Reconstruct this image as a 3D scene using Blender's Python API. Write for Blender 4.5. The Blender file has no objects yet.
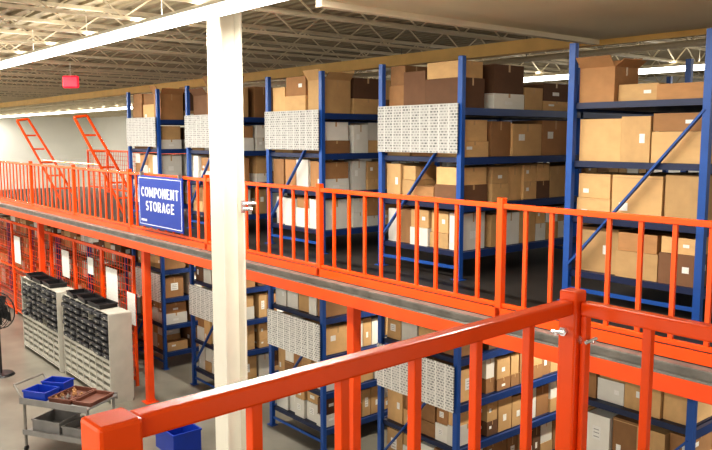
import bpy, math, random
from mathutils import Vector, Matrix
random.seed(23)
scene = bpy.context.scene
COL = scene.collection
scene.view_settings.view_transform = 'Standard'
scene.view_settings.exposure = 0.3
for lk in ('Medium High Contrast','Standard - Medium High Contrast'):
    try:
        scene.view_settings.look = lk; break
    except Exception: pass

# ------------------------------------------------------------------ materials
def mat(name, color, rough=0.5, metal=0.0, noise=0.0, nscale=5.0, emit=0.0, objrand=0.0, bump=0.0, spec=None):
    m = bpy.data.materials.new(name); m.use_nodes = True
    nt = m.node_tree; b = nt.nodes["Principled BSDF"]
    b.inputs["Roughness"].default_value = rough
    b.inputs["Metallic"].default_value = metal
    if spec is not None: b.inputs["Specular IOR Level"].default_value = spec
    tc = nt.nodes.new("ShaderNodeTexCoord")
    nz = nt.nodes.new("ShaderNodeTexNoise"); nz.inputs["Scale"].default_value = nscale
    nz.inputs["Detail"].default_value = 5
    nt.links.new(tc.outputs["Object"], nz.inputs["Vector"])
    mr = nt.nodes.new("ShaderNodeMapRange")
    mr.inputs["From Min"].default_value = .25; mr.inputs["From Max"].default_value = .75
    mr.inputs["To Min"].default_value = 1-noise; mr.inputs["To Max"].default_value = 1+noise*.6
    nt.links.new(nz.outputs["Fac"], mr.inputs["Value"])
    hsv = nt.nodes.new("ShaderNodeHueSaturation")
    hsv.inputs["Color"].default_value = (*color, 1)
    if objrand > 0:
        oi = nt.nodes.new("ShaderNodeObjectInfo")
        mr2 = nt.nodes.new("ShaderNodeMapRange")
        mr2.inputs["To Min"].default_value = 1-objrand; mr2.inputs["To Max"].default_value = 1+objrand
        nt.links.new(oi.outputs["Random"], mr2.inputs["Value"])
        mu = nt.nodes.new("ShaderNodeMath"); mu.operation = 'MULTIPLY'
        nt.links.new(mr.outputs[0], mu.inputs[0]); nt.links.new(mr2.outputs[0], mu.inputs[1])
        nt.links.new(mu.outputs[0], hsv.inputs["Value"])
    else:
        nt.links.new(mr.outputs[0], hsv.inputs["Value"])
    nt.links.new(hsv.outputs[0], b.inputs["Base Color"])
    if bump > 0:
        bp = nt.nodes.new("ShaderNodeBump"); bp.inputs["Strength"].default_value = bump
        nt.links.new(nz.outputs["Fac"], bp.inputs["Height"]); nt.links.new(bp.outputs[0], b.inputs["Normal"])
    if emit > 0:
        nt.links.new(hsv.outputs[0], b.inputs["Emission Color"])
        b.inputs["Emission Strength"].default_value = emit
    return m

ORANGE = mat("safety_orange_paint", (0.88, 0.095, 0.008), .2, 0, .10, 3)
ORANGED = mat("deep_orange_paint", (0.82, 0.085, 0.01), .4, 0, .15, 3)
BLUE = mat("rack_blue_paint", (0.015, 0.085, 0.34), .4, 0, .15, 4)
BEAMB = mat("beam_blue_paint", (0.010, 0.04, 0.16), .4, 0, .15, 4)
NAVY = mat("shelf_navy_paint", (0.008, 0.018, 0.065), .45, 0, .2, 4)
CARD = [mat("cardboard_tan", (0.58, 0.37, 0.17), .8, 0, .12, 3, objrand=.22),
        mat("cardboard_brown", (0.36, 0.19, 0.08), .8, 0, .14, 3, objrand=.28),
        mat("cardboard_white", (0.70, 0.68, 0.61), .7, 0, .06, 3, objrand=.1),
        mat("cardboard_dark", (0.16, 0.08, 0.04), .8, 0, .12, 3, objrand=.25)]
TAPE = mat("packing_tape", (0.50, 0.32, 0.15), .3, 0, .1, 8)
LABEL = mat("paper_label", (0.80, 0.79, 0.74), .6, 0, .15, 30)
INK = mat("printed_grey_ink", (0.30, 0.29, 0.28), .6, 0, .15, 30)
WHITEP = mat("column_white_paint", (0.82, 0.78, 0.67), .45, 0, .08, 2)
STEEL = mat("galvanized_steel", (0.25, 0.235, 0.21), .5, .4, .35, 6)
CHROME = mat("bolt_chrome", (0.75, 0.75, 0.75), .25, .8)
DECK = mat("deck_dark_planks", (0.035, 0.03, 0.027), .45, 0, .3, 2)
DECKSIDE = mat("deck_underside", (0.16, 0.14, 0.12), .6, .2, .2, 2)
CEILM = mat("roof_deck_paint", (0.44, 0.37, 0.25), .7, 0, .15, .6)
JOIST = mat("joist_cream_paint", (0.84, 0.75, 0.56), .55, 0, .1, 1)
PANEL = mat("soffit_cream", (0.84, 0.75, 0.52), .6, 0, .08, .5)
WALL = mat("wall_cream", (0.95, 0.94, 0.88), .7, 0, .05, .4)
BLACK = mat("black_plastic", (0.012, 0.012, 0.014), .4, 0, .2, 6)
GREYM = mat("cabinet_grey_enamel", (0.46, 0.44, 0.38), .5, 0, .12, 4)
CARTG = mat("cart_grey_steel", (0.25, 0.24, 0.23), .5, .2, .2, 4)
DARKBIN = mat("dark_bin_interior", (0.03, 0.03, 0.035), .6, 0, .3, 6)
BLUEBIN = mat("blue_plastic_bin", (0.01, 0.045, 0.36), .35, 0, .1, 6)
SIGNBLUE = mat("sign_blue", (0.006, 0.035, 0.29), .35, 0, .04, 3)
SIGNWHITE = mat("sign_white", (0.9, 0.92, 0.95), .4)
FILLTUBE = mat("fill_tube_glow", (1.0, 0.97, 0.90), .4, emit=12)  # glow of the added fill tubes under the deck
DIFF = mat("lamp_diffuser_glow", (1.0, 0.98, 0.94), .4, emit=6)
EXITRED = mat("exit_red_glow", (0.95, 0.01, 0.035), .4, emit=.9)
YPIPE = mat("yellow_tan_paint", (0.85, 0.55, 0.18), .5, 0, .1, 3)
REDBR = mat("rust_brown_tray", (0.14, 0.05, 0.03), .6, 0, .3, 12)
FLOOR = mat("concrete_floor", (0.21, 0.195, 0.16), .3, 0, .35, 1.2, bump=.02)

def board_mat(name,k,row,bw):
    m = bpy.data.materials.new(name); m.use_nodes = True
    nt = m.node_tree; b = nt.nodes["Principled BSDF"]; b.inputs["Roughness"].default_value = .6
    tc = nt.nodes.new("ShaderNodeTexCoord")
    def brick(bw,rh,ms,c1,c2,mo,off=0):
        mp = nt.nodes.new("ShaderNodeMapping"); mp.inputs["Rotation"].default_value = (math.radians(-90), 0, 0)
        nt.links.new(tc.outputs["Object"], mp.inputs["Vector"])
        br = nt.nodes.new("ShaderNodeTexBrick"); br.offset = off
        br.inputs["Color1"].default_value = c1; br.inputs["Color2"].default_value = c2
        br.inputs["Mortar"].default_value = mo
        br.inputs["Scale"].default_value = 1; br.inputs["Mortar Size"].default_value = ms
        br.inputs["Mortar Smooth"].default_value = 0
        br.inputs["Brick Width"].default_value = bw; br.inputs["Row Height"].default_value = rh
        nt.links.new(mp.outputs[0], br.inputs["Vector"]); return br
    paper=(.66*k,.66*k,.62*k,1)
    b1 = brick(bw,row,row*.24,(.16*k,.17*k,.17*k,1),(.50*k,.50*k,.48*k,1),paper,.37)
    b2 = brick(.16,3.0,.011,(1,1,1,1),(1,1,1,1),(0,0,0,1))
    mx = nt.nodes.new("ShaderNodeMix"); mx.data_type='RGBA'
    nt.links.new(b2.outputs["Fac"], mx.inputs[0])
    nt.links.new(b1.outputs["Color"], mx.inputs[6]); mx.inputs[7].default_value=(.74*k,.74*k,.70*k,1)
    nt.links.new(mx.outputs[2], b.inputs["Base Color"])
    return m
BOARD = board_mat("printed_label_sheet_glare_dimmed",.66,.034,.055)  # same sheet, colour darkened to offset the stronger light on upper racks
BOARD2 = board_mat("printed_label_sheet_white",1.2,.034,.055)

# ------------------------------------------------------------------ mesh helper
class MB:
    def __init__(s): s.v=[]; s.f=[]; s.m=[]
    def box(s, c, d, mi=0, M=None):
        i=len(s.v)
        for dz in (-.5,.5):
            for dx,dy in ((-.5,-.5),(.5,-.5),(.5,.5),(-.5,.5)):
                p=Vector((c[0]+dx*d[0], c[1]+dy*d[1], c[2]+dz*d[2]))
                s.v.append(M@p if M else p)
        for q in ((3,2,1,0),(4,5,6,7),(0,1,5,4),(1,2,6,5),(2,3,7,6),(3,0,4,7)):
            s.f.append([i+k for k in q]); s.m.append(mi)
        return s
    def b2(s, x0,x1,y0,y1,z0,z1, mi=0, M=None):
        return s.box(((x0+x1)/2,(y0+y1)/2,(z0+z1)/2),(abs(x1-x0),abs(y1-y0),abs(z1-z0)),mi,M)
    def bar(s, a, b, w=.04, h=None, mi=0):
        a=Vector(a); b=Vector(b); h=h or w
        d=b-a; L=d.length; z=d.normalized()
        up=Vector((0,0,1)) if abs(z.z)<.95 else Vector((0,1,0))
        x=up.cross(z).normalized(); y=z.cross(x)
        M=Matrix((x,y,z)).transposed().to_4x4(); M.translation=(a+b)/2
        return s.box((0,0,0),(w,h,L),mi,M)
    def tube(s, a, b, r, n=10, r2=None, mi=0):
        a=Vector(a); b=Vector(b); r2 = r if r2 is None else r2
        z=(b-a).normalized(); up=Vector((0,0,1)) if abs(z.z)<.95 else Vector((0,1,0))
        x=up.cross(z).normalized(); y=z.cross(x); i=len(s.v)
        for k in range(n):
            t=2*math.pi*k/n; o=x*math.cos(t)+y*math.sin(t)
            s.v.append(a+o*r); s.v.append(b+o*r2)
        for k in range(n):
            k2=(k+1)%n
            s.f.append([i+2*k,i+2*k2,i+2*k2+1,i+2*k+1]); s.m.append(mi)
        s.f.append([i+2*k for k in range(n)][::-1]); s.m.append(mi)
        s.f.append([i+2*k+1 for k in range(n)]); s.m.append(mi)
        return s
    def path(s, pts, r, n=8, mi=0):
        for a,b in zip(pts[:-1],pts[1:]): s.tube(a,b,r,n,mi=mi)
        return s
    def mesh(s, name, mats):
        me=bpy.data.meshes.new(name); me.from_pydata([tuple(v) for v in s.v],[],s.f)
        for m in mats: me.materials.append(m)
        for p,mi in zip(me.polygons,s.m): p.material_index=mi
        me.update(); return me

def obj(name, me, mats=None, parent=None, loc=(0,0,0), bevel=0, rot=None, **kw):
    if isinstance(me, MB): me=me.mesh(name, mats)
    o=bpy.data.objects.new(name, me); o.location=loc
    if rot: o.rotation_euler=rot
    COL.objects.link(o)
    if parent: o.parent=parent
    if bevel:
        b=o.modifiers.new("bevel",'BEVEL'); b.width=bevel; b.segments=2; b.limit_method='ANGLE'
    for k,v in kw.items(): o[k]=v
    return o
def empty(name, loc, rot=None, **kw):
    o=bpy.data.objects.new(name,None); o.location=loc; o.empty_display_size=.1
    if rot: o.rotation_euler=(0,0,rot)
    COL.objects.link(o)
    for k,v in kw.items(): o[k]=v
    return o
def dup(o, loc=None, parent=None, **kw):
    c=o.copy(); COL.objects.link(c)
    if loc is not None: c.location=loc
    if parent is not None: c.parent=parent
    for k,v in kw.items(): c[k]=v
    return c
def dup_tree(root, loc, **kw):
    r=dup(root, loc, **kw)
    for ch in list(root.children):
        c=dup(ch, parent=r)
        for g in list(ch.children): dup(g, parent=c)
    return r

DZ = 3.01
EYE = 4.70
XW=-58.0

# ------------------------------------------------------------------ structure
obj("floor", MB().b2(XW-1,8,-8,22.5,-.2,0), [FLOOR], kind="structure")
obj("wall_left", MB().b2(XW-1,XW,-8,22.5,0,6.7), [WALL], kind="structure")
obj("wall_back", MB().b2(XW,8,22,22.5,0,6.7), [WALL], kind="structure")
mb=MB().b2(XW-1,8,-8,22.5,6.56,6.7)
y=-8
while y<22:
    mb.b2(XW,8,y,y+.08,6.52,6.56); y+=.24
obj("ceiling", mb, [CEILM], kind="structure")
obj("trim_1", MB().b2(-5.9,8,4.5,9.2,6.0,6.13), [PANEL], kind="structure")
obj("trim_2", MB().b2(-6.0,-5.9,4.5,9.2,5.94,6.14), [JOIST], kind="structure")
obj("trim_3", MB().b2(-6.0,8,9.2,9.26,5.93,6.14), [YPIPE], kind="structure")
obj("trim_4", MB().b2(-5.2,8,4.5,8.3,5.93,6.0), [PANEL], kind="structure")

# ------------------------------------------------------------------ joists
L0,L1=-7.5,21.9
tm=empty("roof_joist",(0,0,0),label="cream open-web steel roof joist under the ceiling deck",category="roof joist",group="roof joists")
obj("top_chord", MB().b2(-.05,.05,L0,L1,6.47,6.52), [JOIST], parent=tm)
obj("bottom_chord", MB().b2(-.035,.035,L0,L1,6.145,6.18), [JOIST], parent=tm)
mb=MB(); y=L0; n=0
while y+.45<L1:
    za,zb=(6.17,6.48) if n%2==0 else (6.48,6.17)
    mb.bar((0,y,za),(0,y+.44,zb),.018); y+=.44; n+=1
obj("joist_web", mb, [JOIST], parent=tm)
x=XW+.8
tm.location.x=x
while x<5:
    x+=1.6
    dup_tree(tm,(x,0,0))
def hung_pipe(y,r,x1,lab):
    e=empty("sprinkler_pipe",(0,y,6.06),label=lab,category="pipe")
    obj("pipe_run", MB().tube((XW+.01,0,0),(x1,0,0),r,12), [JOIST], parent=e)
    h=MB(); x=XW+1.5
    while x<x1: h.b2(x-.01,x+.01,-r-.006,r+.006,-r-.006,-r).b2(x-.01,x+.01,-.004,.004,r,.46); x+=3.2
    obj("pipe_hanger", h, [STEEL], parent=e)
hung_pipe(11,.05,7.5,"painted sprinkler pipe hung below the roof joists")
hung_pipe(1.9,.04,-2,"thin painted sprinkler pipe hung below the roof joists")
obj("overhead_beam", MB().b2(XW+.01,-6.02,9.3,9.42,5.98,6.145).b2(XW+.01,-6.02,9.26,9.46,5.95,5.98), [YPIPE], label="yellow tan steel beam running under the roof joists", category="beam")

# ------------------------------------------------------------------ fluorescent strips
def area(x,y,z,sx,sy,power,up=False,name="strip_lamp"):
    ld=bpy.data.lights.new(name,'AREA'); ld.shape='RECTANGLE'; ld.size=sx; ld.size_y=sy
    ld.energy=power; ld.color=(1,.95,.86)
    lo=bpy.data.objects.new(name,ld); lo.location=(x,y,z); COL.objects.link(lo)
    if up: lo.rotation_euler=(math.pi,0,0)
def strip(x0,x1,y,z,power,group,wd=.07,upf=.07):
    n=max(1,round((x1-x0)/2.44)); w=(x1-x0)/n
    for i in range(n):
        xa=x0+i*w+.004; xb=xa+w-.008
        e=empty("fluorescent_light",((xa+xb)/2,y,z),label="white fluorescent strip light fixture hung below the joists",category="light",group=group)
        h=(xb-xa)/2
        obj("lamp_housing", MB().b2(-h,h,-wd*1.3,wd*1.3,.055,.085).b2(-h,h,-.04,.04,.085,.12), [WHITEP], parent=e, bevel=.005)
        obj("lamp_diffuser", MB().b2(-h,h,-wd,wd,-.03,.054), [DIFF], parent=e, bevel=.02)
        obj("hanger_rod", MB().tube((0,0,.12),(0,0,.50),.006,6), [WHITEP], parent=e)
    area((x0+x1)/2,y,z-.04,x1-x0,.1,power)
    if upf: area((x0+x1)/2,y,z+.125,x1-x0,.1,power*upf,up=True)
strip(XW+.5,-2.5,4.1,6.0,2150,"fluorescent strip over the gap",.085,upf=.09)
strip(XW+.5,4,14.4,6.0,1750,"fluorescent strip over the racks",.12,upf=.09)
strip(XW+.5,4,-3,6.0,1800,"fluorescent strip over the floor",upf=.14)

# ------------------------------------------------------------------ column
e=empty("steel_column",(-7.94,4.62,0),label="white painted steel building column between the walkways",category="column")
w=.15
obj("column_shaft", MB().b2(-w,w,-w,-w+.03,0.02,6.3).b2(-w,w,w-.03,w,0.02,6.3).b2(-.02,.02,-w+.03,w-.03,.02,6.3), [WHITEP], parent=e, bevel=.006)
obj("base_plate", MB().b2(-.25,.25,-.25,.25,0,.02), [STEEL], parent=e)
obj("cap_plate", MB().b2(-.22,.22,-.22,.22,6.3,6.47), [WHITEP], parent=e)
mb=MB()
mb.b2(w,w+.012,.09,.15,3.80,3.95)
mb.tube((w+.012,.12,3.91),(w+.07,.26,3.91),.022,8); mb.tube((w+.012,.12,3.85),(w+.05,.22,3.84),.026,8)
obj("column_bracket", mb, [CHROME], parent=e)

# ------------------------------------------------------------------ mezzanines
e=empty("mezzanine_platform",(0,0,0),label="raised storage mezzanine with dark deck and steel edge channel",category="mezzanine")
obj("deck_floor", MB().b2(-26,5,5.5,18,2.96,DZ), [DECK], parent=e)
mb=MB()
x=-25.5
while x<5:
    mb.b2(x,x+.06,5.6,17.9,2.82,2.959); x+=.9
obj("deck_joists", mb, [DECKSIDE], parent=e)
obj("edge_channel", MB().b2(-26,5,5.44,5.50,2.90,3.0).b2(-26,5,5.40,5.44,2.985,3.0).b2(-26,5,5.40,5.44,2.90,2.912), [STEEL], parent=e)
obj("edge_beam", MB().b2(-26,5,5.40,5.56,2.76,2.898), [ORANGED], parent=e, bevel=.004)
for X in (-18.1,-12.4,-6.7,-1.0):
    mb=MB().b2(X-.06,X+.06,5.5,5.62,0.012,2.76).b2(X-.12,X+.12,5.44,5.68,0,.012)
    obj("support_post", mb, [ORANGED], parent=e, bevel=.005)
for X in (-18.1,-12.4,-6.7,-1.0):
    obj("support_post", MB().b2(X-.06,X+.06,13.5,13.62,0,2.82), [ORANGED], parent=e)

e=empty("viewing_platform",(0,0,0),label="raised platform with dark deck and galvanized edge",category="mezzanine")
obj("deck_floor", MB().b2(-1.66,5,-6,2.5,2.96,DZ), [DECK], parent=e)
obj("edge_channel", MB().b2(-1.70,5,2.5,2.56,2.8,3.0).b2(-1.72,-1.66,-6,2.5,2.8,3.0), [STEEL], parent=e)
obj("support_post", MB().b2(-1.66,-1.5,2.3,2.46,0,2.96), [ORANGED], parent=e)
obj("support_post", MB().b2(4,4.16,2.3,2.46,0,2.96), [ORANGED], parent=e)

# ------------------------------------------------------------------ far railing sections
S=2.8
t=empty("guard_railing",(-4.51,5.53,DZ),label="orange steel guard railing section on the mezzanine edge",category="railing",group="mezzanine edge railing")
obj("top_rail", MB().b2(0.03,S-.03,-.025,.025,1.03,1.08), [ORANGE], parent=t, bevel=.006)
obj("bottom_rail", MB().b2(0.03,S-.03,-.02,.02,.10,.14), [ORANGE], parent=t, bevel=.005)
obj("toe_plate", MB().b2(0.0,S,-.035,-.025,0,.095), [ORANGE], parent=t)
obj("railing_post", MB().b2(-.035,.035,-.035,.035,0.0,1.13), [ORANGE], parent=t, bevel=.006)
bal=MB().b2(-.018,.018,-.014,.014,.14,1.03).mesh("baluster",[ORANGE])
for i in range(1,10): obj("baluster", bal, parent=t, loc=(i*.28,0,0))
for k in (-7,-6,-5,-4,-3,-2,-1,1):
    dup_tree(t,(-4.51+k*S,5.53,DZ))

# ------------------------------------------------------------------ near railing
RT=1.07
e=empty("guard_railing",(-1.59,0.62,DZ),rot=math.atan2(.08,1.87),label="glossy orange square-tube railing section with bolted post",category="railing")
obj("top_rail", MB().b2(-.027,.027,.05,1.83,RT-.057,RT), [ORANGE], parent=e, bevel=.008)
obj("bottom_rail", MB().b2(-.02,.02,.05,1.83,.10,.14), [ORANGE], parent=e, bevel=.005)
obj("railing_post", MB().b2(-.052,.052,-.052,.052,0,RT+.004), [ORANGE], parent=e, bevel=.010)
obj("railing_post", MB().b2(-.038,.038,1.83,1.906,0,RT+.035), [ORANGE], parent=e, bevel=.008)
bal=MB().b2(-.016,.016,-.016,.016,.14,RT-.055).mesh("baluster",[ORANGE])
for yy in (.38,.68,.98,1.28,1.58): obj("baluster", bal, parent=e, loc=(0,yy,0), bevel=.003)
def bolt(parent, x, y, z, dx, dy):
    d=Vector((dx,dy,0)); p=Vector((x,y,z)); s=Vector((-dy,dx,0))
    mb=MB().tube(p,p+d*.06,.006,8)
    mb.tube(p,p+d*.014,.018,6)
    mb.tube(p+d*.04-s*.03,p+d*.05+s*.03+Vector((0,0,.008)),.007,8)
    obj("bolt", mb, [CHROME], parent=parent, label="chrome wing bolt")
bolt(e,-.01,1.83,.945,0,-1)
bolt(e,.038,1.87,.915,1,0)

e=empty("guard_railing",(-1.64,2.50,DZ),label="glossy orange railing section joined to the bolted post",category="railing")
obj("top_rail", MB().b2(.012,2.4,-.027,.027,RT-.06,RT-.005), [ORANGE], parent=e, bevel=.008)
obj("bottom_rail", MB().b2(.012,2.4,-.02,.02,.10,.14), [ORANGE], parent=e, bevel=.005)
obj("railing_end_bar", MB().b2(.012,.034,-.02,.02,.141,RT-.061), [ORANGE], parent=e, bevel=.004)
for i in range(1,8): obj("baluster", bal, parent=e, loc=(-.02+i*.3,0,0), bevel=.003)

# ------------------------------------------------------------------ racks
RW=1.45; RL=4.8; RH=2.62
LV=[.33,.89,1.45,2.03]
t=empty("storage_rack",(0,0,-50),category="rack",group="blue storage racks")
up=MB().b2(-.035,.035,-.03,.03,0,RH).b2(-.07,.07,-.06,.06,0,.01).mesh("upright",[BLUE])
for yy in (.03,2.4,4.77):
    obj("upright", up, parent=t, loc=(.035,yy,0)); obj("upright", up, parent=t, loc=(RW-.035,yy,0))
br=MB()
br.bar((.05,-.015,.38),(RW-.05,-.015,1.93),.045,.02)
br.b2(.05,RW-.05,-.01,.01,.12,.16)
br=br.mesh("frame_brace",[BLUE])
for yy in (0.03,2.4,4.77): obj("frame_brace", br, parent=t, loc=(0,yy,0))
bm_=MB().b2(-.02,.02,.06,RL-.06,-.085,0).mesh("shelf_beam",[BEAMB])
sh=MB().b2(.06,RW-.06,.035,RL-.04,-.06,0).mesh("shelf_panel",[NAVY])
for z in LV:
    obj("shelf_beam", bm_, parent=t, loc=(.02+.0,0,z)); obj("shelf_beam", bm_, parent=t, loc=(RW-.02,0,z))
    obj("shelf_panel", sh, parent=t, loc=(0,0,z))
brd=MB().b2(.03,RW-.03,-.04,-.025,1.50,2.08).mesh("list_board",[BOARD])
brd2=MB().b2(.03,RW-.03,-.04,-.025,1.38,1.96).mesh("list_board",[BOARD2])
RX=[-4.57,-7.45,-10.12,-12.80,-15.42]
for i,rx in enumerate(RX):
    for z0 in (0.0,DZ):
        lab = "blue steel storage rack with printed white list board" if i>0 else "blue steel storage rack with open braced end frame"
        r=dup_tree(t,(rx,6.6,z0),label=lab)
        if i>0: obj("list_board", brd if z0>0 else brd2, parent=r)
for ch in list(t.children): bpy.data.objects.remove(ch)
bpy.data.objects.remove(t)

# ------------------------------------------------------------------ cartons
def carton_mb(mb, M, opened=False, ext=0):
    mb.b2(-.5,.5,-.5,.5,0,1,0,M)
    e=.004
    mb.b2(-.5-e,.5+e,-.03,.03,1,1+e,1,M)
    mb.b2(.5,.5+e,-.03,.03,.75,1+e,1,M)
    if ext==0:
        mb.b2(.5,.5+e*1.3,-.30,-.10,.48,.68,2,M); mb.b2(.14,.32,-.5-e*1.3,-.5,.42,.62,2,M)
    if ext==1:
        mb.b2(-.35,-.17,-.5-e,-.5,.2,.38,2,M); mb.b2(-.5,.5,-.5-e,-.5,.93,.95,1,M); mb.b2(.5,.5+e,-.15,.1,.3,.5,2,M)
    if ext==3:
        mb.b2(-.25,.12,-.5-e,-.5,.38,.72,2,M); mb.b2(.5,.5+e,-.2,.2,.34,.7,2,M)
        for zz in (.44,.54,.62): mb.b2(-.19,.05,-.5-e*1.6,-.5-e,zz,zz+.02,3,M); mb.b2(.5+e,.5+e*1.6,-.13,.13,zz-.03,zz-.01,3,M)
    if opened:
        F=Matrix.Translation((0,-.5,1))@Matrix.Rotation(math.radians(35),4,'X'); mb.b2(-.49,.49,-.01,.01,0,.35,0,M@F)
        F=Matrix.Translation((0,.5,1))@Matrix.Rotation(math.radians(-30),4,'X'); mb.b2(-.49,.49,-.01,.01,0,.35,0,M@F)
        F=Matrix.Translation((.5,0,1))@Matrix.Rotation(math.radians(50),4,'Y'); mb.b2(-.01,.01,-.48,.48,0,.3,0,M@F)
I4=Matrix.Identity(4)
cmesh={}
for ci in range(4):
    for v in range(4):
        for op in (0,1):
            mb=MB(); carton_mb(mb,I4,bool(op),v)
            cmesh[(ci,v,op)]=mb.mesh("cardboard_box",[CARD[ci],TAPE,LABEL,INK])
boxes=[]
def add_box(x,y,z,w,d,h,ci,prio,opened=0,rot=0,ext=None):
    boxes.append((prio,x,y,z,w,d,h,ci,opened,rot,random.choice((0,1,2,2,2)) if ext is None else ext))
def pick(i,up_=1,li=1):
    r=random.random()
    if up_ and li==3: return 2 if r<.06 else (0 if r<.36 else (1 if r<.76 else 3))
    if up_ and i>=2 and li<=1: return 2 if r<.60 else (0 if r<.85 else 1)
    if up_ and i==1 and li==0: return 2 if r<.35 else (0 if r<.75 else 1)
    if i>=2: return 2 if r<.35 else (0 if r<.74 else (1 if r<.94 else 3))
    if i==1: return 2 if r<.17 else (0 if r<.58 else (1 if r<.88 else 3))
    return 2 if r<.05 else (0 if r<.72 else (1 if r<.95 else 3))
def fill(tot, lo, hi):
    out=[]; s=0
    while s<tot-.01:
        w=random.uniform(lo,hi)
        if tot-s-w<lo*.7: w=tot-s
        out.append(w); s+=w
    return out
for i,rx in enumerate(RX):
    for up_ in (0,1):
        base=DZ if up_ else 0
        for li,lz in enumerate(LV):
            z=base+lz+.001
            top=(li==3)
            low = (i==0 and up_ and top)
            hmax=(.36 if low else .57) if top else .465
            if up_ and i>=1 and li<=1: widths=fill(RW-.16,.20,.36)
            elif up_: widths=fill(RW-.16,.26,.56)
            else: widths=fill(RW-.16,.20,.32)
            X=rx+.08
            for wi,w0 in enumerate(widths):
                w=w0-.012; d=random.uniform(.40,.5); xc=X+w0/2; X+=w0
                Y=6.6+.07+d/2+random.uniform(0,.06)
                pr=(0 if (up_ or li>0) else 2)+i*.1
                ext=None if up_ else random.choice((0,1,2,3))
                if low:
                    f=wi/max(1,len(widths)-1)
                    add_box(xc,Y,z,w,d,(.34 if f<.4 else random.uniform(.14,.24)),random.choice((0,1,1)),pr,1 if f<.3 else 0); continue
                rot=random.uniform(-.03,.03) if w0<.45 else 0
                lab_w = (not up_) and random.random()<.3
                if random.random()<.5:
                    h=hmax*random.choice((.48,.40,.55,.62))
                    add_box(xc,Y,z,w,d,h,2 if lab_w else pick(i,up_,li),pr,ext=ext)
                    h2=(hmax*.98-h)*random.uniform(.86,1)
                    if random.random()<.97: add_box(xc+random.uniform(-.004,.004),Y,z+h+.003,w*random.uniform(.9,.99),d*.94,h2,pick(i,up_,li),pr,ext=ext)
                else:
                    add_box(xc,Y,z,w,d,hmax*random.uniform(.65 if top else .88,.99),pick(i,up_,li),pr,1 if (top and random.random()<.35) else 0,rot,ext=ext)
            yy=6.6+.64
            while yy<6.6+RL-.5:
                L=random.choice((.30,.38,.45,.6)) if (up_ and li>1) else (random.choice((.22,.28,.34)) if up_ else random.choice((.18,.22,.28)))
                d=.5-random.choice((0,0,0,.06)); Xc=rx+RW-.07-d/2-(.03 if d<.5 else 0)
                Y=yy+L/2
                pr=(1 if yy<8.9 and i>0 else 3)+i*.1+(0 if up_ else .5)
                ext=None if up_ else random.choice((0,1,2,3))
                hm=.38 if (top and i==1 and up_ and yy>7.4) else hmax
                if low:
                    add_box(Xc,Y,z,d,L-.02,random.uniform(.08,.14),pick(i,up_,li),pr)
                elif random.random()<.55:
                    h=hm*random.choice((.48,.4,.33))
                    add_box(Xc,Y,z,d,L-.014,h,pick(i,up_,li),pr,ext=ext)
                    if random.random()<.95: add_box(Xc,Y,z+h+.003,d*.97,(L-.02)*.97,(hm*.98-h)*random.uniform(.88,1),pick(i,up_,li),pr,ext=ext)
                else:
                    add_box(Xc,Y,z,d,L-.014,hm*random.uniform(.65 if top else .86,.98),pick(i,up_,li),pr,ext=ext)
                yy+=L
            yy=6.6+.64
            while yy<6.6+RL-.6:
                add_box(rx+.36,yy+.27,z,.52,.5,.12 if low else (.36 if (top and i==1 and up_) else hmax)*random.uniform(.75,.95),pick(i,up_,li),5+i)
                yy+=.53
boxes.sort(key=lambda b:b[0])
for b in boxes[:299]:
    _,x,y,z,w,d,h,ci,op,rot,ext=b
    o=bpy.data.objects.new("cardboard_box", cmesh[(ci,ext,op)])
    o.location=(x,y,z); o.scale=(w,d,h); o.rotation_euler=(0,0,rot); COL.objects.link(o)
    o["label"]=("tan cardboard carton with tape on a blue rack shelf","brown cardboard carton with tape on a blue rack shelf","white cardboard carton on a blue rack shelf","dark brown cardboard carton on a blue rack shelf")[ci]
    o["category"]="box"; o["group"]="cartons on the storage racks"
rest=boxes[299:]

# fill lamps with fixtures, added under the deck to brighten the lower racks
for k,X in enumerate((-2.3,-5.3,-8.05,-10.75,-13.4,-17.5)):
    e=empty("fluorescent_light",(X,8.8,2.76),label="added fill light under the mezzanine in a rack aisle",category="light",group="added fill lights under the deck")
    obj("lamp_housing", MB().b2(-.06,.06,-1.2,1.2,.0,.055), [WHITEP], parent=e)
    obj("fill_tube", MB().tube((0,-1.17,-.02),(0,1.17,-.02),.02,8), [FILLTUBE], parent=e)
    ld=bpy.data.lights.new("aisle_fill_lamp",'AREA'); ld.shape='RECTANGLE'; ld.size=.1; ld.size_y=2.4; ld.energy=75; ld.color=(1,.93,.8)
    lo=bpy.data.objects.new("aisle_fill_lamp",ld); lo.location=(X,8.8,2.71); COL.objects.link(lo)

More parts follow.
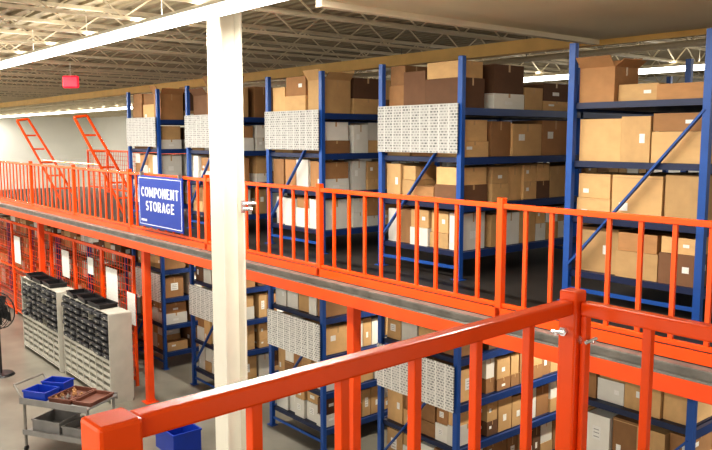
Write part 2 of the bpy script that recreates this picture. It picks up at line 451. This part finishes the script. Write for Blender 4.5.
# ------------------------------------------------------------------ blue hanging sign
SW,SH=1.62,.86
e=empty("hanging_sign",(-11.52,5.445,DZ+.62),label="blue rectangular sign with white lettering hung on the orange railing",category="sign")
obj("sign_panel", MB().b2(-SW/2,SW/2,-.012,.008,-SH/2,SH/2), [SIGNBLUE], parent=e)
mb=MB(); f=.035; q=.009
mb.b2(-SW/2+f,SW/2-f,-.016,-.012,SH/2-f-q,SH/2-f).b2(-SW/2+f,SW/2-f,-.016,-.012,-SH/2+f,-SH/2+f+q)
mb.b2(-SW/2+f,-SW/2+f+q,-.016,-.012,-SH/2+f,SH/2-f).b2(SW/2-f-q,SW/2-f,-.016,-.012,-SH/2+f,SH/2-f)
obj("sign_border", mb, [SIGNWHITE], parent=e)
TK=.23; TH=.15
def glyph(ch):
    s=[]; W=.78
    def st(x0,z0,x1,z1,t): s.append((x0,z0,x1,z1,t))
    def arc(cx,cz,rx,rz,a0,a1,n=10,t0=TH,t1=TK):
        p=None
        for k in range(n+1):
            a=math.radians(a0+(a1-a0)*k/n); q_=(cx+rx*math.cos(a),cz+rz*math.sin(a),a)
            if p:
                am=(p[2]+a)/2; t=t0+(t1-t0)*abs(math.cos(am)); st(p[0],p[1],q_[0],q_[1],t)
            p=q_
    b,tp=.065,.935
    if ch=='O': arc(.44,.5,.34,.43,0,360,18); W=.88
    elif ch=='C': arc(.44,.5,.34,.43,48,312,14); W=.78
    elif ch=='G': arc(.44,.5,.34,.43,48,325,14); st(.74,.12,.74,.46,.16); st(.52,.46,.80,.46,.12); W=.88
    elif ch=='T': st(.4,0,.4,1,TK); st(.03,tp,.77,tp,.14); W=.8
    elif ch=='E': st(.16,0,.16,1,TK); st(.16,tp,.68,tp,.14); st(.16,b,.70,b,.14); st(.2,.5,.62,.5,.13); W=.72
    elif ch=='N': st(.14,0,.14,1,TK*.9); st(.74,0,.74,1,TK*.9); st(.16,.95,.72,.05,TK*.9); W=.88
    elif ch=='M': st(.13,0,.13,1,TK*.9); st(.93,0,.93,1,TK*.9); st(.17,.93,.53,.12,TK*.8); st(.53,.12,.89,.93,TK*.8); W=1.06
    elif ch=='P': st(.16,0,.16,1,TK); st(.16,tp,.45,tp,.13); st(.2,.45,.45,.45,.13); arc(.43,.69,.24,.245,-90,90,8); W=.74
    elif ch=='R': st(.16,0,.16,1,TK); st(.16,tp,.45,tp,.13); st(.2,.48,.45,.48,.13); arc(.43,.71,.23,.225,-90,90,8); st(.42,.48,.70,.03,TK*.9); W=.82
    elif ch=='A': st(.12,.02,.42,.98,TK*.85); st(.42,.98,.72,.02,TK*.85); st(.22,.30,.62,.30,.12); W=.84
    elif ch=='S': arc(.36,.71,.22,.215,35,270,10); arc(.36,.28,.24,.215,90,-145,10); W=.70
    return W,s
def sign_text(parent, txt, H, loc, name="sign_letter", sx=1.0, gap=.17):
    gl=[glyph(c) for c in txt]
    tot=sum(g[0] for g in gl)+gap*(len(gl)-1)
    x=-tot*H*sx/2
    for ch,(W,s) in zip(txt,gl):
        mb=MB()
        for (x0,z0,x1,z1,t) in s:
            a=Vector((x0*H*sx,0,(z0-.5)*H)); b=Vector((x1*H*sx,0,(z1-.5)*H))
            d=(b-a); L=d.length
            if L<1e-5: continue
            u=d.normalized(); n_=Vector((-u.z,0,u.x))*(t*H/2); ex=u*(t*H*.10)
            i=len(mb.v)
            a2,b2_=a-ex,b+ex
            for yy in (-.004,0):
                for p in (a2-n_,b2_-n_,b2_+n_,a2+n_): mb.v.append(p+Vector((0,yy,0)))
            for qd in ((0,1,2,3),(7,6,5,4),(0,4,5,1),(1,5,6,2),(2,6,7,3),(3,7,4,0)):
                mb.f.append([i+k for k in qd]); mb.m.append(0)
        obj(name, mb, [SIGNWHITE], parent=parent, loc=(loc[0]+x,loc[1],loc[2]))
        x+=(W+gap)*H*sx
sign_text(e,"COMPONENT",.160,(0,-.0125,.155),sx=.95)
sign_text(e,"STORAGE",.160,(0,-.0125,-.075),sx=.98)
mb=MB()
for i in range(4): mb.b2(-.70+i*.055,-.665+i*.055,-.016,-.012,-.34,-.305)
obj("sign_emblem", mb, [SIGNWHITE], parent=e)
mb=MB()
for sx in (-.7,.7): mb.b2(sx-.02,sx+.02,-.02,.04,SH/2-.01,SH/2+.06)
obj("sign_hook", mb, [STEEL], parent=e)

# ------------------------------------------------------------------ exit sign
e=empty("exit_sign",(-15.4,5.45,5.79),label="glowing red exit sign hung from the ceiling",category="exit sign")
obj("sign_body", MB().box((0,0,0),(.32,.08,.24)), [EXITRED], parent=e, bevel=.03, rot=(0,0,math.radians(50)))
obj("hanging_rod", MB().tube((0,0,.12),(0,0,.38),.012,8), [WHITEP], parent=e)

# ------------------------------------------------------------------ safety gate on the mezzanine
e=empty("pallet_gate",(-17.6,5.95,DZ),label="orange tubular pivoting pallet safety gate on the mezzanine",category="safety gate")
for X in (-2.4,1.6):
    mb=MB()
    mb.path([(X,.75,0.02),(X,.25,1.1),(X,-.25,2.1),(X,.02,2.14),(X,.55,1.2),(X,1.15,0.02)],.03,8)
    for k in range(1,6):
        tt=k/6
        mb.tube((X,.75-1.0*tt,.02+2.05*tt),(X,1.15-1.15*tt,.02+2.05*tt),.02,8)
    obj("gate_side_frame", mb, [ORANGE], parent=e)
mb=MB()
mb.tube((-2.4,.25,1.1),(1.6,.25,1.1),.02,8)
obj("gate_crossbar", mb, [ORANGE], parent=e)

# ------------------------------------------------------------------ wire mesh fences
def fence(x0,y0,n,w,h,z0=0):
    for i in range(n):
        e=empty("mesh_fence_panel",(x0+i*w,y0,z0),label="orange framed wire mesh guard panel",category="fence",group="orange mesh fence panels")
        fr=MB().b2(0,.06,-.025,.025,0,h).b2(w-.05,w-.001,-.025,.025,0,h).b2(.06,w-.05,-.02,.02,h-.06,h).b2(.06,w-.05,-.02,.02,.1,.15).b2(.06,w-.05,-.015,.015,h*.5,h*.5+.05)
        obj("fence_frame", fr, [ORANGE], parent=e)
        me=MB(); xx=.10
        while xx<w-.06: me.b2(xx-.005,xx+.005,-.005,.005,.15,h-.05); xx+=.13
        zz=.22
        while zz<h-.06: me.b2(.05,w-.05,-.005,.005,zz-.005,zz+.005); zz+=.13
        obj("fence_mesh", me, [ORANGED], parent=e)
fence(-24.2,5.75,7,1.55,2.5)
fence(-26.2,8.5,6,1.6,2.5)
fence(-24.2,9.0,5,1.6,1.3,DZ)
for X,z,w_,h_ in ((-14.3,1.65,.55,1.0),(-13.4,1.5,.35,.6),(-16.9,1.9,.45,.6),(-20.5,1.8,.5,.7),(-15.4,2.05,.3,.35)):
    obj("paper_sheet", MB().b2(X-w_/2,X+w_/2,5.69,5.70,z-h_/2,z+h_/2), [LABEL], label="white paper notice hung on the orange mesh fence", category="paper notice")

# ------------------------------------------------------------------ parts cabinets
def cabinet(x0,y0,wd=2.35,h=1.62,dp=.42):
    e=empty("parts_cabinet",(x0,y0,0),label="light grey pigeonhole parts cabinet with dark open bins above drawers",category="cabinet",group="pigeonhole parts cabinets")
    mb=MB().b2(0,wd,dp-.02,dp,0.05,h).b2(0,.03,0,dp-.02,0.0,h).b2(wd-.03,wd,0,dp-.02,0,h)
    mb.b2(.03,wd-.03,0,dp-.02,.08,.1).b2(.03,wd-.03,0,dp-.02,.74,.80)
    obj("cabinet_body", mb, [GREYM], parent=e)
    rows=7; cols=7; cw=(wd-.06)/cols; z0=.80; rh=(h-z0)/rows
    mbd=MB()
    for r in range(rows+1): mbd.b2(.03,wd-.03,0.02,dp-.02,z0+r*rh-.004,z0+r*rh+.006)
    for c in range(1,cols): mbd.b2(.03+c*cw-.008,.03+c*cw+.008,.0,dp-.02,.1,.74).b2(.03+c*cw-.005,.03+c*cw+.005,.021,dp-.02,z0,h-.02)
    obj("shelf_divider", mbd, [GREYM], parent=e)
    bn=MB().b2(.012,cw-.012,.0,dp-.06,.012,rh*.66).b2(.012,cw-.012,.14,dp-.06,rh*.66,rh*.9).b2(cw*.35,cw*.6,-.004,0,.03,.045,1).mesh("parts_bin",[DARKBIN,GREYM])
    for r in range(rows):
        for c in range(cols):
            if random.random()<.06: continue
            obj("parts_bin", bn, parent=e, loc=(.03+c*cw,random.uniform(-.04,.01),z0+r*rh), label="dark open parts bin")
    rows2=5; rh2=.64/rows2
    dr=MB().b2(.010,cw-.010,.01,dp-.03,.008,rh2*.58).b2(.010,cw-.010,.14,dp-.03,rh2*.58,rh2*.98,1).mesh("drawer",[GREYM,DARKBIN])
    for r in range(rows2):
        for c in range(cols):
            obj("drawer", dr, parent=e, loc=(.03+c*cw,0,.1+r*rh2), label="pale slotted drawer with dark opening")
cabinet(-15.0,4.95); cabinet(-17.5,4.9)

def bin_(x,y,z,w,d,h,m,lab,rot=0,cat="bin"):
    mb=MB().b2(-w/2,w/2,-d/2,d/2,0,.01)
    mb.b2(-w/2,-w/2+.012,-d/2,d/2,.01,h).b2(w/2-.012,w/2,-d/2,d/2,.01,h).b2(-w/2+.012,w/2-.012,-d/2,-d/2+.012,.01,h).b2(-w/2+.012,w/2-.012,d/2-.012,d/2,.01,h)
    mb.b2(-w/2-.012,-w/2,-d/2-.012,d/2+.012,h-.025,h).b2(w/2,w/2+.012,-d/2-.012,d/2+.012,h-.025,h).b2(-w/2,w/2,-d/2-.012,-d/2,h-.025,h).b2(-w/2,w/2,d/2,d/2+.012,h-.025,h)
    return obj("plastic_bin" if cat=="bin" else "tray", mb, [m], loc=(x,y,z), rot=(0,0,rot), label=lab, category=cat)
for X,Y in ((-17.1,5.12),(-16.5,5.10),(-15.9,5.12),(-14.6,5.15),(-14.0,5.15),(-13.4,5.15)):
    bin_(X,Y,1.629,.5,.34,.08,BLACK,"black plastic bin on top of the parts cabinet",random.uniform(-.1,.1))

# ------------------------------------------------------------------ work cart with bins
CR=math.radians(30); CX,CY=-11.25,3.75
e=empty("work_cart",(CX,CY,0),rot=CR,label="grey metal work cart with lower shelf",category="cart")
obj("cart_top", MB().b2(-.62,.62,-.34,.34,.78,.81).b2(-.62,.62,-.35,-.34,.74,.84).b2(-.62,.62,.34,.35,.74,.84), [CARTG], parent=e, bevel=.004)
obj("cart_shelf", MB().b2(-.6,.6,-.32,.32,.28,.30).b2(-.6,.6,-.33,-.32,.26,.34), [CARTG], parent=e)
lg=MB().tube((0,0,.08),(0,0,.78),.022,8).mesh("leg",[STEEL]); cs=MB().tube((-.012,0,.04),(.012,0,.04),.04,12).mesh("caster",[BLACK])
for sx in (-.58,.58):
    for sy in (-.29,.29):
        obj("leg", lg, parent=e, loc=(sx,sy,0)); obj("caster", cs, parent=e, loc=(sx,sy,0))
obj("push_handle", MB().path([(-.6,-.3,.8),(-.75,-.3,1.0),(-.75,.3,1.0),(-.6,.3,.8)],.016), [STEEL], parent=e)
def onc(x,y):
    c,s=math.cos(CR),math.sin(CR); return CX+c*x-s*y, CY+s*x+c*y
x_,y_=onc(-.38,-.15); bin_(x_,y_,.811,.40,.30,.13,BLUEBIN,"blue plastic bin on the work cart",CR)
x_,y_=onc(-.36,.18); bin_(x_,y_,.811,.38,.25,.17,BLUEBIN,"small blue plastic bin on the work cart",CR+.1)
x_,y_=onc(.07,0); bin_(x_,y_,.811,.38,.56,.07,REDBR,"shallow brown tray with parts on the work cart",CR,"tray")
x_,y_=onc(.45,0); bin_(x_,y_,.811,.32,.5,.06,REDBR,"shallow dark tray on the work cart",CR,"tray")
for k in range(10):
    x_,y_=onc(-.06+(k%3)*.12+random.uniform(-.015,.015),-.2+(k//3)*.13)
    obj("metal_part", MB().tube((0,0,0),(0,0,.035),.035,10).tube((0,0,.035),(0,0,.06),.018,8), [random.choice((REDBR,STEEL,CARD[1]))], loc=(x_,y_,.822), label="small round metal part in the brown tray", category="metal part", group="small parts in the tray")
x_,y_=onc(-.25,0); bin_(x_,y_,.301,.5,.46,.18,CARTG,"grey bin on the lower shelf of the cart",CR)
x_,y_=onc(.28,0); bin_(x_,y_,.301,.45,.46,.14,CARTG,"grey bin on the lower shelf of the cart",CR)
bin_(-10.2,5.0,0,.6,.45,.35,BLUEBIN,"blue plastic tote on the concrete floor")

# fan
e=empty("pedestal_fan",(-15.75,3.95,0),label="black pedestal fan standing on the concrete floor",category="fan",rot=math.radians(35))
obj("base", MB().tube((0,0,0),(0,0,.04),.26,20,.22), [BLACK], parent=e)
obj("pole", MB().tube((0,0,.04),(0,0,1.0),.022,10), [BLACK], parent=e)
mb=MB()
FZ=1.3
for rr in (.08,.14,.2,.26,.32,.36):
    pts=[(rr*math.cos(a*math.pi/12),-.1,FZ+rr*math.sin(a*math.pi/12)) for a in range(25)]
    mb.path(pts,.007,6)
for a in range(16): mb.tube((0,-.11,FZ),(.36*math.cos(a*math.pi/8),-.09,FZ+.36*math.sin(a*math.pi/8)),.005,6)
pts=[(.36*math.cos(a*math.pi/12),.04,FZ+.36*math.sin(a*math.pi/12)) for a in range(25)]
mb.path(pts,.012,6)
obj("fan_cage", mb, [BLACK], parent=e)
for k in range(4):
    a=k*math.pi/2+.3
    R=Matrix.Translation((0,-.03,FZ))@Matrix.Rotation(a,4,'Y')@Matrix.Translation((0,0,.19))@Matrix.Rotation(.4,4,'Z')
    obj("fan_blade", MB().box((0,0,0),(.24,.008,.30),0,R), [BLACK], parent=e, bevel=.003)
obj("motor", MB().tube((0,-.06,FZ),(0,.16,FZ),.09,16).tube((0,.06,FZ-.3),(0,.06,FZ),.03,8), [BLACK], parent=e)

# ------------------------------------------------------------------ distant shelving
tsh=[MB(),MB()]
for sx in (0,2.0):
    for sy in (0,.6): tsh[0].b2(sx,sx+.05,sy,sy+.05,0,2.2)
tsh[0].b2(.05,2.0,.02,.04,.05,.09).b2(.05,2.0,.61,.63,.05,.09).b2(0.02,.04,.05,.6,.05,.09).b2(2.01,2.03,.05,.6,.05,.09)
for zz in (.1,.7,1.3,1.9): tsh[1].b2(.05,2.0,.0,.64,zz,zz+.03)
fm=tsh[0].mesh("shelf_frame",[BLUE]); bm2=tsh[1].mesh("shelf_board",[STEEL])
def shelving(x,y,z=0):
    e=empty("shelving_unit",(x,y,z),label="blue and grey steel shelving unit with stored goods",category="shelving",group="distant shelving units")
    obj("shelf_frame", fm, parent=e); obj("shelf_board", bm2, parent=e)
    for zz in (.131,.731,1.331,1.931):
        xx=.1
        while xx<1.6:
            w=random.choice((.25,.35,.45))
            rest.append((9,x+xx+w/2,y+.3,z+zz,w-.02,.5,random.uniform(.3,.52),random.choice((0,0,1,2,3)),0,0,0))
            xx+=w
for i in range(8): shelving(-33+i*2.2,6.5)
for i in range(3): shelving(-30+i*2.3,3.0)
mb=MB()
for b in rest:
    _,x,y,z,w,d,h,ci,op,rot,ext=b
    M=Matrix.Translation((x,y,z))@Matrix.Diagonal((w,d,h,1))
    s=len(mb.m); carton_mb(mb,M,ext=ext)
    for j in range(s,len(mb.m)):
        if mb.m[j]==0: mb.m[j]=[0,4,5,6][ci]
obj("cardboard_boxes", mb, [CARD[0],TAPE,LABEL,INK,CARD[1],CARD[2],CARD[3]], kind="stuff", label="more cardboard cartons packed deeper on the blue racks", category="boxes")

# ------------------------------------------------------------------ world, camera
w=bpy.data.worlds.new("World"); scene.world=w; w.use_nodes=True
bg=w.node_tree.nodes["Background"]; bg.inputs[0].default_value=(1.0,.94,.84,1); bg.inputs[1].default_value=1.0

cd=bpy.data.cameras.new("camera"); cam=bpy.data.objects.new("camera",cd); COL.objects.link(cam)
cd.sensor_width=36; cd.lens=757/712*36; cd.clip_end=200; cd.clip_start=.05
cam.location=(0,0,EYE)
cam.rotation_euler=Vector((-.768*.9933,.641*.9933,-.1155)).to_track_quat('-Z','Y').to_euler()
scene.camera=cam
